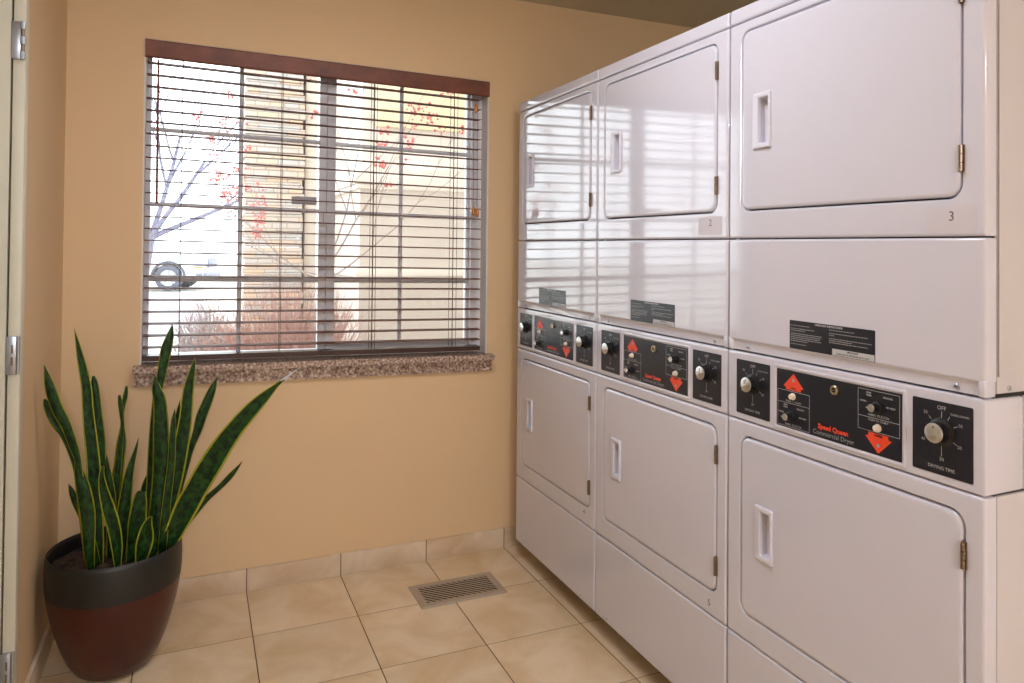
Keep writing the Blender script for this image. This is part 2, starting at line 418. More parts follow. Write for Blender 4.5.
for x in (0.736, 1.106, 1.476, 1.490, 1.836, 1.852):
    b = MB()
    for yy in (0.009, 0.061):
        b.tube([(x-1.3, yy-0.035, 0.927+sh(x)-0.92), (x-1.3, yy-0.035, 2.078+sh(x)-0.92)], 0.0013, 5)
    for k in range(NS):
        z = ZT+(ZB-ZT)*k/(NS-1)-0.0025
        b.tube([(x-1.3, 0.009-0.035, z+sh(x)-0.92), (x-1.3, 0.061-0.035, z+sh(x)-0.92)], 0.0006, 4, caps=False)
    b.build('ladder_cord', M['cord'], bl)
b = MB(); xw = 0.652
b.tube([(xw-1.3, 0.003-0.035, 2.06-0.92), (xw-1.3, 0.003-0.035, 1.95-0.92), (xw+0.001-1.3, 0.003-0.035, 1.515-0.92)], [0.003, 0.0042, 0.0045], 8)
b.build('tilt_wand', M['wood'], bl)
def tassel(x, y, z):
    b = MB(); prof = [(0.0015, 0.020), (0.0055, 0.016), (0.0085, 0.004), (0.0088, -0.006), (0.0065, -0.017), (0.002, -0.021)]
    b.loft([[(x-1.3+r*math.cos(2*math.pi*k/12), y-0.035+r*math.sin(2*math.pi*k/12), z-0.92+h) for k in range(12)] for r, h in prof], True, True)
    b.build('tassel', M['tassel'], bl)
for x, z in ((1.934, 1.985), (1.926, 1.523), (1.944, 1.515)):
    tassel(x, 0.000, z)
    b = MB(); b.tube([(x-1.3, -0.035, z+0.02-0.92), (x-1.3, -0.031, 2.06+sh(x)-0.92)], 0.0008, 5); b.build('pull_cord', M['cord'], bl)

# ------------------------------------------------------------------ floor register
v = tag(empty('floor_vent', (1.760, -0.315, 0)), 'taupe metal floor register set in the tiles below the window', 'vent')
b = MB(); hx, hy = 0.175, 0.097
def fr(x, y, z): return [(-x, -y, z), (x, -y, z), (x, y, z), (-x, y, z)]
b.loft([fr(hx, hy, 0.0005), fr(hx, hy, 0.002), fr(hx-0.006, hy-0.006, 0.006), fr(hx-0.030, hy-0.030, 0.006), fr(hx-0.030, hy-0.030, 0.0008)])
b.build('frame', M['vent'], v, smooth=False)
b = MB(); b.box(-hx+0.029, hx-0.029, -hy+0.029, hy-0.029, 0.0004, 0.0012); b.build('duct_shade_plate', M['duct'], v, smooth=False)
b = MB()
ax, ay = hx-0.030, hy-0.030
cc = -(ax+ay)+0.006
while cc < ax+ay:                      # bars run diagonally, clipped to the opening
    # centre line x - (-y) ... points with x + y = cc
    xa = max(-ax, cc-ay); xb = min(ax, cc+ay)
    if xb-xa > 0.004:
        P0, P1 = (xa, cc-xa), (xb, cc-xb)
        h = 0.0046
        vs = []
        for (x, y) in (P0, P1):
            for dx, z in ((-h*0.7, 0.0014), (h*0.7, 0.0014), (h*1.0, 0.0026), (-h*0.9, 0.0026)):
                vs.append((x+dx*0.707, y+dx*0.707, z))
        b.add(vs, [(0,1,2,3),(4,7,6,5),(0,4,5,1),(1,5,6,2),(2,6,7,3),(3,7,4,0)])
    cc += 0.0235
b.build('louvres', M['vent'], v, smooth=False)

# ------------------------------------------------------------------ stacked dryers
DX, S0, PW = 2.0856, 0.1403, 0.692
UW = 0.686                                        # width of one machine
def L(pts, d): return [(d, -u, z) for u, z in pts]
def panel(b, u0, u1, z0, z1, r=0.006, depth=0.030, hole=None, hr=0.03, mi=0, back=True):
    """sheet metal front with rolled edges; optional rounded opening"""
    A = lambda i, d, rr: L(rrect(u0+i, u1-i, z0+i, z1-i, max(rr, 0.0008)), d)
    loops = [A(0, depth, 0.003), A(0, r, 0.003)]
    for k in range(1, 5):
        a = math.radians(90*k/4); loops.append(A(r*(1-math.cos(a)), r*(1-math.sin(a)), 0.003+r*0.3*k/4))
    loops.append(A(r+0.0015, 0.0, 0.003))
    if hole:
        h0, h1, g0, g1 = hole
        B = lambda i, d: L(rrect(h0+i, h1-i, g0+i, g1-i, hr-i), d)
        loops += [B(-0.007, 0.0), B(-0.005, 0.0), B(-0.002, 0.0008), B(0, 0.004), B(0, 0.020)]
        b.loft(loops, False, True, mi)
    else: b.loft(loops, False, True, mi)
def door_slab(b, u0, u1, z0, z1, hole, r=0.026, top=-0.0015):
    A = lambda i, d: L(rrect(u0+i, u1-i, z0+i, z1-i, r-i*0.5), d)
    H = lambda i, d: L(rrect(hole[0]+i, hole[1]-i, hole[2]+i, hole[3]-i, 0.004), d)
    b.loft([A(0, 0.016), A(0, top+0.006), A(0.0012, top+0.0025), A(0.004, top+0.0006), A(0.008, top), A(0.010, top), H(-0.002, top), H(0, top), H(0.001, 0.015)], False, True)
def handle(parent, u, z, w=0.066, h=0.146):
    b = MB()
    def R(i, d0, d1, r):   # outline whose left side sits at d0 and right side at d1
        return [(d0+(d1-d0)*((uu-u)/w), -uu, zz) for uu, zz in rrect(u+i, u+w-i, z-h/2+i, z+h/2-i, r, 5)]
    def I(i, d0, d1, r):
        return [(d0+(d1-d0)*((uu-u)/w), -uu, zz) for uu, zz in rrect(u+0.020+i, u+w-0.007-i, z-h/2+0.013+i, z+h/2-0.013-i, r, 5)]
    b.loft([R(0, -0.0015, -0.0015, 0.004), R(0, -0.0040, -0.0065, 0.004), R(0.0015, -0.0055, -0.0085, 0.004), R(0.003, -0.0060, -0.0090, 0.003),
            I(-0.002, -0.0055, -0.0088, 0.004), I(0, -0.0040, -0.0070, 0.003), I(0.001, 0.0040, 0.0040, 0.003), I(0.003, 0.0145, 0.0145, 0.003)], False, True)
    b.build('handle', M['handle'], parent)
def door_hinge(parent, u, z):
    b = MB(); hh = 0.025
    b.box(-0.0030, 0.006, -u-0.006, -u+0.004, z-hh, z+hh)
    for k in range(3):
        z0 = z-hh+k*hh*2/3; b.tube([(-0.0045, -u-0.001, z0+0.0006), (-0.0045, -u-0.001, z0+hh*2/3-0.0006)], 0.0042, 10)
    b.build('hinge', M['hinge'], parent)
def put_text(b, s, size, u, z, d, mi, bold=0.0, align='CENTER', sx=1.0, italic=0.0):
    vs, fs = text2d(s, size, bold, align)
    b.add([(d, -(u+x*sx+italic*y), z+y) for x, y in vs], fs, mi)
def line(b, pts, w, d, mi, close=False):
    P = pts+[pts[0]] if close else pts
    for (a, c), (e, f) in zip(P[:-1], P[1:]):
        dx, dz = e-a, f-c; q = math.hypot(dx, dz); nx, nz = -dz/q*w/2, dx/q*w/2
        b.add([(d, -(a+nx), c+nz), (d, -(e+nx), f+nz), (d, -(e-nx), f-nz), (d, -(a-nx), c-nz)], [(0, 1, 2, 3)], mi)
def poly(b, pts, d, mi): b.add([(d, -u, z) for u, z in pts], [tuple(range(len(pts)))], mi)
def disc(u, z, r, n=16): return [(u+r*math.cos(2*math.pi*k/n), z+r*math.sin(2*math.pi*k/n)) for k in range(n)]

def big_knob(parent, u, z):
    b = MB()
    pr = [(0.026, -0.0005), (0.026, -0.003), (0.021, -0.005), (0.0195, -0.006), (0.0190, -0.023)]
    b.loft([L(disc(u, z, r, 32), d) for r, d in pr], False, True, 0)
    b.loft([L(disc(u, z, 0.0186, 32), -0.0231), L(disc(u, z, 0.0182, 32), -0.0244), L(disc(u, z, 0.0170, 32), -0.0248)], False, True, 1)
    poly(b, disc(u, z+0.0115, 0.0018, 10), -0.0250, 0)
    b.build('timer_knob', [M['knob'], M['steel']], parent)
def small_knob(parent, u, z):
    b = MB()
    b.loft([L(disc(u, z, r, 20), d) for r, d in ((0.0125, -0.0005), (0.0120, -0.004), (0.0085, -0.006), (0.0078, -0.020))], False, True, 0)
    tear = disc(u, z, 0.0082, 20); tear[10] = (u-0.0135, z-0.0005)
    b.loft([L(tear, -0.0200), L([(u+(p-u)*0.93, z+(q-z)*0.93) for p, q in tear], -0.0215)], False, True, 1)
    b.build('fabric_knob', [M['knob'], M['steel']], parent)
def button(parent, u, z):
    b = MB(); b.loft([L(disc(u, z, r, 18), d) for r, d in ((0.0085, -0.0005), (0.0085, -0.002), (0.0065, -0.003), (0.0062, -0.009), (0.0048, -0.0105))], False, True)
    b.build('start_button', M['cream'], parent)
def lock(parent, u, z):
    b = MB(); b.loft([L(disc(u, z, r, 24), d) for r, d in ((0.0105, -0.0005), (0.0105, -0.006), (0.0092, -0.0075), (0.0070, -0.0075), (0.0066, -0.0062))], False, True, 0)
    poly(b, disc(u, z, 0.0052, 16), -0.0066, 1); line(b, [(u-0.0030, z), (u+0.0030, z)], 0.0012, -0.0068, 0)
    b.build('key_lock', [M['brass'], M['knob']], parent)

def dial_plate(parent, u0, u1, z0=0.9405, z1=1.0785):
    b = MB(); F = -0.0012
    b.loft([L(rrect(u0, u1, z0, z1, 0.003, 3), 0.0005), L(rrect(u0, u1, z0, z1, 0.003, 3), F)], False, True, 0)
    c = (u0+u1)/2; T = F-0.0002; kz = 1.022
    put_text(b, 'OFF', 0.0105, c, 1.0665, T, 1, 0.0)
    line(b, [(c, 1.0605), (c, 1.046)], 0.0010, T, 1)
    line(b, [(c, 0.998), (c, 0.976)], 0.0010, T, 1)
    put_text(b, '30', 0.0095, c, 0.9705, T, 1, 0.0)
    for a, t, al in ((27, 'COOL DOWN', 'LEFT'), (62, '10', 'LEFT'), (122, '20', 'LEFT')):
        s_, c_ = math.sin(math.radians(a)), math.cos(math.radians(a))
        line(b, [(c+0.0270*s_, kz+0.0270*c_), (c+0.0355*s_, kz+0.0355*c_)], 0.0010, T, 1)
        if a == 27: put_text(b, t, 0.0056, c+0.0175, kz+0.0365, T, 1, 0.0, 'LEFT')
        else: put_text(b, t, 0.0085, c+0.038*s_-0.001, kz+0.040*c_, T, 1, 0.0, 'LEFT')
    line(b, [(c-0.0210, kz+0.0200), (c-0.0265, kz+0.0255)], 0.0010, T, 1)
    put_text(b, '50', 0.0085, c-0.0330, kz+0.0310, T, 1, 0.0)
    line(b, [(c-0.0240, kz-0.0130), (c-0.0320, kz-0.0175)], 0.0010, T, 1)
    put_text(b, '40', 0.0085, c-0.0380, kz-0.0215, T, 1, 0.0)
    put_text(b, 'DRYING TIME', 0.0088, c-0.001, 0.9535, T, 1, 0.0)
    p = b.build('dial_plate', [M['plate'], M['ink']], parent, smooth=False)
    return c, kz

def control_plate(parent):
    b = MB(); u0, u1, z0, z1 = 0.177, 0.519, 0.9405, 1.0765; F = -0.0008; T = F-0.0002
    b.loft([L(rrect(u0, u1, z0, z1, 0.002, 3), 0.0005), L(rrect(u0, u1, z0, z1, 0.002, 3), F)], False, True, 0)
    W = 0.0009
    line(b, [(0.181, 1.028), (0.2795, 1.028), (0.2795, 0.9435), (0.181, 0.9435)], W, T, 1, True)
    line(b, [(0.181, 0.999), (0.2795, 0.999)], W, T, 1)
    line(b, [(0.414, 1.0715), (0.514, 1.0715), (0.514, 0.987), (0.414, 0.987)], W, T, 1, True)
    line(b, [(0.414, 1.015), (0.514, 1.015)], W, T, 1)
    poly(b, [(0.231, 1.070), (0.199, 1.0385), (0.2065, 1.0365), (0.2065, 1.0305), (0.2535, 1.0305), (0.2535, 1.0365), (0.262, 1.0385)], T, 2)
    poly(b, [(0.4640, 0.9440), (0.4325, 0.9755), (0.4400, 0.9775), (0.4400, 0.9845), (0.4880, 0.9845), (0.4880, 0.9775), (0.4960, 0.9755)], T, 2)
    poly(b, disc(0.2305, 1.0545, 0.0042), T-0.0002, 3); poly(b, disc(0.4640, 0.9605, 0.0042), T-0.0002, 3)
    put_text(b, 'UPPER', 0.0058, 0.2305, 1.0350, T-0.0002, 0, 0.0003)
    put_text(b, 'LOWER', 0.0058, 0.4640, 0.9800, T-0.0002, 0, 0.0003)
    put_text(b, 'PUSH TO START', 0.0066, 0.2310, 1.0035, T, 1, 0.0)
    put_text(b, 'PUSH TO START', 0.0066, 0.4640, 1.0100, T, 1, 0.0)
    for ox, oz in ((0, 0), (0.2345, 0.0720)):
        put_text(b, 'PERM', 0.0050, 0.206+ox, 0.9935+oz, T, 1, 0.0001); put_text(b, 'PRESS', 0.0050, 0.206+ox, 0.9880+oz, T, 1, 0.0001)
        put_text(b, 'DELICATE', 0.0050, 0.2520+ox, 0.9895+oz, T, 1, 0.0001)
        put_text(b, 'NORMAL', 0.0050, 0.1930+ox, 0.9745+oz, T, 1, 0.0001, sx=0.8)
        put_text(b, 'NO HEAT', 0.0050, 0.2590+ox, 0.9705+oz, T, 1, 0.0001)
        put_text(b, 'FABRIC SELECTOR', 0.0062, 0.2300+ox, 0.9485+oz, T, 1, 0.0)
    put_text(b, 'Speed Queen', 0.0155, 0.3465, 0.9655, T, 2, 0.0006, sx=0.98)
    put_text(b, 'Commercial Dryer', 0.0140, 0.3470, 0.9510, T, 3, 0.0001, sx=1.06)
    put_text(b, '500541', 0.0040, 0.5060, 0.9440, T, 1) if False else None
    return b.build('control_plate', [M['plate'], M['ink'], M['red'], M['greyink']], parent, smooth=False)

def instruction_label(parent):
    b = MB(); u0, u1, z0, z1 = 0.2175, 0.4555, 1.1300, 1.1965; F = -0.0006; T = F-0.0002
    b.loft([L(rrect(u0, u1, z0, z1, 0.0015, 2), 0.0003), L(rrect(u0, u1, z0, z1, 0.0015, 2), F)], False, True, 0)
    put_text(b, 'OPERATING INSTRUCTIONS', 0.0058, (u0+u1)/2-0.003, z1-0.0048, T, 1, 0.0002, sx=1.05)
    rnd = random.Random(4); z = z1-0.0100
    for col, ua, ub in ((0, u0+0.004, u0+0.100), (1, u0+0.118, u1-0.006)):
        z = z1-0.0115
        rows = [0.6, 0, 0.75, 0.45, 0, 0.98, 0.95, 0.9, 0.95, 0.55, 0, 0.5] if col == 0 else [0.6, 0, 0.9, 0.12, 0, 0.98, 0.55, 0.9]
        for w in rows:
            if w:
                u = ua; end = ua+(ub-ua)*w
                while u < end:
                    ww = rnd.uniform(0.003, 0.008); e2 = min(u+ww, end)
                    line(b, [(u, z), (e2, z)], 0.0017, T, 3); u = e2+0.0012
            z -= 0.0043 if w else 0.0030
    poly(b, [(u0+0.127, z0+0.0010), (u1-0.001, z0+0.0010), (u1-0.001, z0+0.0150), (u0+0.127, z0+0.0150)], T-0.0001, 1)
    put_text(b, 'IMPORTANT', 0.0052, u0+0.182, z0+0.0112, T-0.0003, 0, 0.0002)
    put_text(b, 'CLEAN LINT FILTER BEFORE EACH LOAD', 0.0047, u0+0.1815, z0+0.0048, T-0.0003, 0, 0.0001)
    return b.build('instruction_label', [M['plate'], M['ink'], M['red'], M['greyink']], parent, smooth=False)

def sticker(parent, ch, u0, u1, z0, z1, fu=0.5, fz=0.6, size=0.026):
    b = MB(); F = -0.0005
    b.loft([L(rrect(u0, u1, z0, z1, 0.006, 3), 0.0003), L(rrect(u0, u1, z0, z1, 0.006, 3), F)], False, True, 0)
    put_text(b, ch, size, u0+(u1-u0)*fu, z0+(z1-z0)*fz, F-0.0002, 1, 0.0)
    return b.build('number_sticker', [M['paper'], M['pencil']], parent, smooth=False)
def number(parent, ch, u, z, size=0.024):
    b = MB(); put_text(b, ch, size, u, z, -0.0003, 0, 0.0001)
    return b.build('number_mark', [M['pencil']], parent, smooth=False)

Z_TOP, Z_CAP, Z_SEAM, Z_CT, Z_CB, Z_K, Z_B = 1.9951, 1.9538, 1.3894, 1.0986, 0.9227, 0.3656, 0.0865
def fit_door(root, name, u0, u1, z0, z1):
    hu, hz, hw, hh = (0.0920, 1.6855, 0.063, 0.140) if name == 'upper_door' else (0.1050, 0.6585, 0.062, 0.134)
    b = MB(); door_slab(b, u0, u1, z0, z1, (hu+0.019, hu+hw-0.006, hz-hh/2+0.012, hz+hh/2-0.012))
    d = b.build(name, M['enamel'], root)
    handle(d, hu, hz, hw, hh)
    return d
def make_dryer(k, label, marks):
    root = tag(empty('stacked_dryer', (DX, -S0-PW*k, 0)), label, 'dryer', 'white stacked coin-laundry dryers')
    G = 0.0014
    # cabinet
    b = MB()
    b.box(0.034, 0.70, -UW+0.001, -0.001, Z_CT+0.006, Z_TOP-0.004, bev=0.004)
    b.box(0.034, 0.70, -UW+0.001, -0.001, Z_B, Z_CB-0.002, bev=0.004)
    b.box(0.112, 0.70, -UW+0.001, -0.001, Z_CB+0.002, Z_CT-0.002, bev=0.003)
    b.box(0.036, 0.69, -UW-0.0022, -UW+0.003, 1.136, Z_TOP-0.012, bev=0.0015)
    b.box(0.031, 0.69, -UW+0.006, -0.006, Z_B+0.004, Z_TOP-0.010, mi=1)
    b.box(0.110, 0.685, -UW+0.02, -0.02, 0.022, Z_B, mi=1)
    for uu in (0.05, UW-0.05):
        for xx in (0.16, 0.64):
            b.tube([(xx, -uu, 0.0), (xx, -uu, 0.022)], 0.018, 12, mi=1)
    for xx in (0.068, 0.60):               # screws at the foot of the upper cabinet side
        b.loft([[(xx+r*math.cos(2*math.pi*q/12), -UW+yy, 1.114+r*math.sin(2*math.pi*q/12)) for q in range(12)] for r, yy in ((0.005, 0.002), (0.005, -0.0005), (0.003, -0.0016))], False, True, 2)
    b.build('cabinet', [M['enamel_shade'], M['dark'], M['plate_steel']], root)
    # top cap
    b = MB(); panel(b, 0, UW, Z_CAP+G, Z_TOP, r=0.006); b.build('top_panel', M['enamel'], root)
    # upper front with door opening
    UD = (0.0445, 0.6425, 1.461, 1.9275)
    b = MB(); panel(b, 0, UW, Z_SEAM+G, Z_CAP-G, hole=UD); b.build('upper_front_panel', M['enamel'], root)
    b = MB(); poly(b, rrect(UD[0]-0.001, UD[1]+0.001, UD[2]-0.001, UD[3]+0.001, 0.03), 0.0165, 0)
    b.build('upper_door_gasket', M['dark'], root, smooth=False)
    g = 0.0035
    d = fit_door(root, 'upper_door', UD[0]+g, UD[1]-g, UD[2]+g, UD[3]-g)
    door_hinge(d, UD[1]-0.001, 1.848); door_hinge(d, UD[1]-0.001, 1.535)
    # middle front: flat face, recessed strip with screws along its foot
    b = MB()
    panel(b, 0, UW, 1.126, Z_SEAM-G)
    for ua, ub in ((0.0, 0.014), (UW-0.014, UW)):
        b.box(0.0, 0.030, -ub, -ua, Z_CT+G, 1.132, bev=0.003)
    # pressed strip set back along the foot, with a sloping shoulder
    q = [(0.010, UW-0.010)]
    vs = []
    for uu in (0.013, UW-0.013):
        vs += [(0.0004, -uu, 1.1315), (0.0012, -uu, 1.1290), (0.0060, -uu, 1.1235), (0.0068, -uu, 1.1200), (0.0068, -uu, Z_CT+G+0.002), (0.0120, -uu, Z_CT+G)]
    b.add(vs, [(k, k+1, k+7, k+6) for k in range(5)])
    pf = b.build('middle_front_panel', M['enamel'], root, angle=50)
    instruction_label(pf)
    for uu in (0.068, UW-0.058):
        b = MB(); b.loft([L(disc(uu, 1.1115, r, 14), dd) for r, dd in ((0.0056, 0.0075), (0.0056, 0.0045), (0.0040, 0.003))], False, True)
        line(b, [(uu-0.0035, 1.1115), (uu+0.0035, 1.1115)], 0.001, 0.0028, 1)
        b.build('screw', [M['plate_steel'], M['dark']], root)
    # control panel
    b = MB()
    b.box(0.006, 0.110, -UW, -0.0, Z_CB+G, Z_CT-G, bev=0.006, seg=3)
    A = lambda i, dd: L(rrect(i, UW-i, Z_CB+G+i, Z_CT-G-i, 0.005), dd)
    b.loft([A(0, 0.012), A(0.0, 0.004), A(0.0015, 0.001), A(0.005, 0.0), A(0.007, 0.0)], False, True)
    cp = b.build('control_panel', M['enamel'], root)
    # raised bezel round the middle plate
    b = MB(); B = lambda i, dd: L(rrect(0.1665+i, 0.5290-i, 0.9310+i, 1.0860-i, 0.005-i*0.3), dd)
    b.loft([B(0, 0.0003), B(0.001, -0.0018), B(0.0035, -0.0026), B(0.0065, -0.0018), B(0.008, 0.0003)])
    b.build('bezel', M['enamel'], cp)
    control_plate(cp)
    for ua, ub in ((0.034, 0.1535), (0.543, 0.6645)):
        c, kz = dial_plate(cp, ua, ub); big_knob(cp, c, kz)
    lock(cp, 0.3535, 1.0545); button(cp, 0.2290, 1.0165); button(cp, 0.4630, 0.9965)
    small_knob(cp, 0.2230, 0.9690); small_knob(cp, 0.4620, 1.0390)
    # lower front with door
    LD = (0.0490, 0.6480, 0.432, 0.885)
    b = MB(); panel(b, 0, UW, Z_K+G, Z_CB-G, hole=LD); b.build('lower_front_panel', M['enamel'], root)
    b = MB(); poly(b, rrect(LD[0]-0.001, LD[1]+0.001, LD[2]-0.001, LD[3]+0.001, 0.03), 0.0165, 0)
    b.build('lower_door_gasket', M['dark'], root, smooth=False)
    d = fit_door(root, 'lower_door', LD[0]+g, LD[1]-g, LD[2]+g, LD[3]-g)
    door_hinge(d, LD[1]-0.001, 0.808); door_hinge(d, LD[1]-0.001, 0.509)
    # toe panel
    b = MB(); panel(b, 0, UW, Z_B, Z_K-G); b.build('toe_panel', M['enamel'], root)
    for uu in (0.08, UW-0.10):
        b = MB(); b.loft([L(disc(uu, 0.101, r, 10), dd) for r, dd in ((0.004, 0.001), (0.004, -0.0012), (0.0028, -0.002))], False, True)
        b.build('toe_screw', M['plate_steel'], root)
    up_, lo_ = marks
    if up_ == '1': number(root, '1', 0.590, 1.437)
    elif up_ == '2': sticker(root, '2', 0.563, 0.664, 1.401, 1.452, 0.52, 0.64)
    else: sticker(root, '3', 0.570, 0.671, 1.399, 1.447, 0.52, 0.60)
    if lo_ == '4': number(root, '4', 0.610, 0.410)
    if lo_ == '5': number(root, '5', 0.618, 0.398)
    return root
make_dryer(0, 'white stacked dryer numbered 1 and 4, against the window wall', ('1', '4'))
make_dryer(1, 'middle white stacked dryer, with sticker 2 above and number 5 below', ('2', '5'))
make_dryer(2, 'nearest white stacked dryer, with sticker 3 and its side in view', ('3', ''))

# ------------------------------------------------------------------ potted snake plant
PX0, PY0 = 0.567, -0.372
pl = tag(empty('potted_snake_plant', (PX0, PY0, 0)), 'tall snake plant in a dark red pot with a black band, in the corner', 'plant')
def ring(r, z, n=48): return [(r*math.cos(2*math.pi*k/n), r*math.sin(2*math.pi*k/n), z) for k in range(n)]
b = MB()
PR = [(0.085, 0.001), (0.098, 0.003), (0.112, 0.014), (0.134, 0.050), (0.152, 0.095), (0.169, 0.150), (0.1815, 0.200), (0.1900, 0.245), (0.1935, 0.272)]
b.loft([ring(r, z) for r, z in PR], True, False, 0)
PR2 = [(0.1935, 0.272), (0.1958, 0.300), (0.1968, 0.340), (0.1955, 0.372), (0.1940, 0.384), (0.1905, 0.388), (0.1865, 0.384), (0.1850, 0.370), (0.1840, 0.315)]
b.loft([ring(r, z) for r, z in PR2], False, False, 1)
b.build('pot', [M['pot'], M['band']], pl, angle=60)
rnd = random.Random(2); b = MB(); nr, na = 14, 48
vs = [(0, 0, 0.345)]; fs = []
for i in range(1, nr+1):
    for k in range(na):
        r = 0.1843*i/nr; a = 2*math.pi*k/na
        vs.append((r*math.cos(a), r*math.sin(a), 0.343+rnd.uniform(-0.004, 0.005)-0.004*(i/nr)))
for k in range(na): fs.append((0, 1+k, 1+(k+1) % na))
for i in range(nr-1):
    for k in range(na):
        j = (k+1) % na; fs.append((1+i*na+k, 1+(i+1)*na+k, 1+(i+1)*na+j, 1+i*na+j))
b.add(vs, fs); b.build('soil', M['soil'], pl, smooth=False)
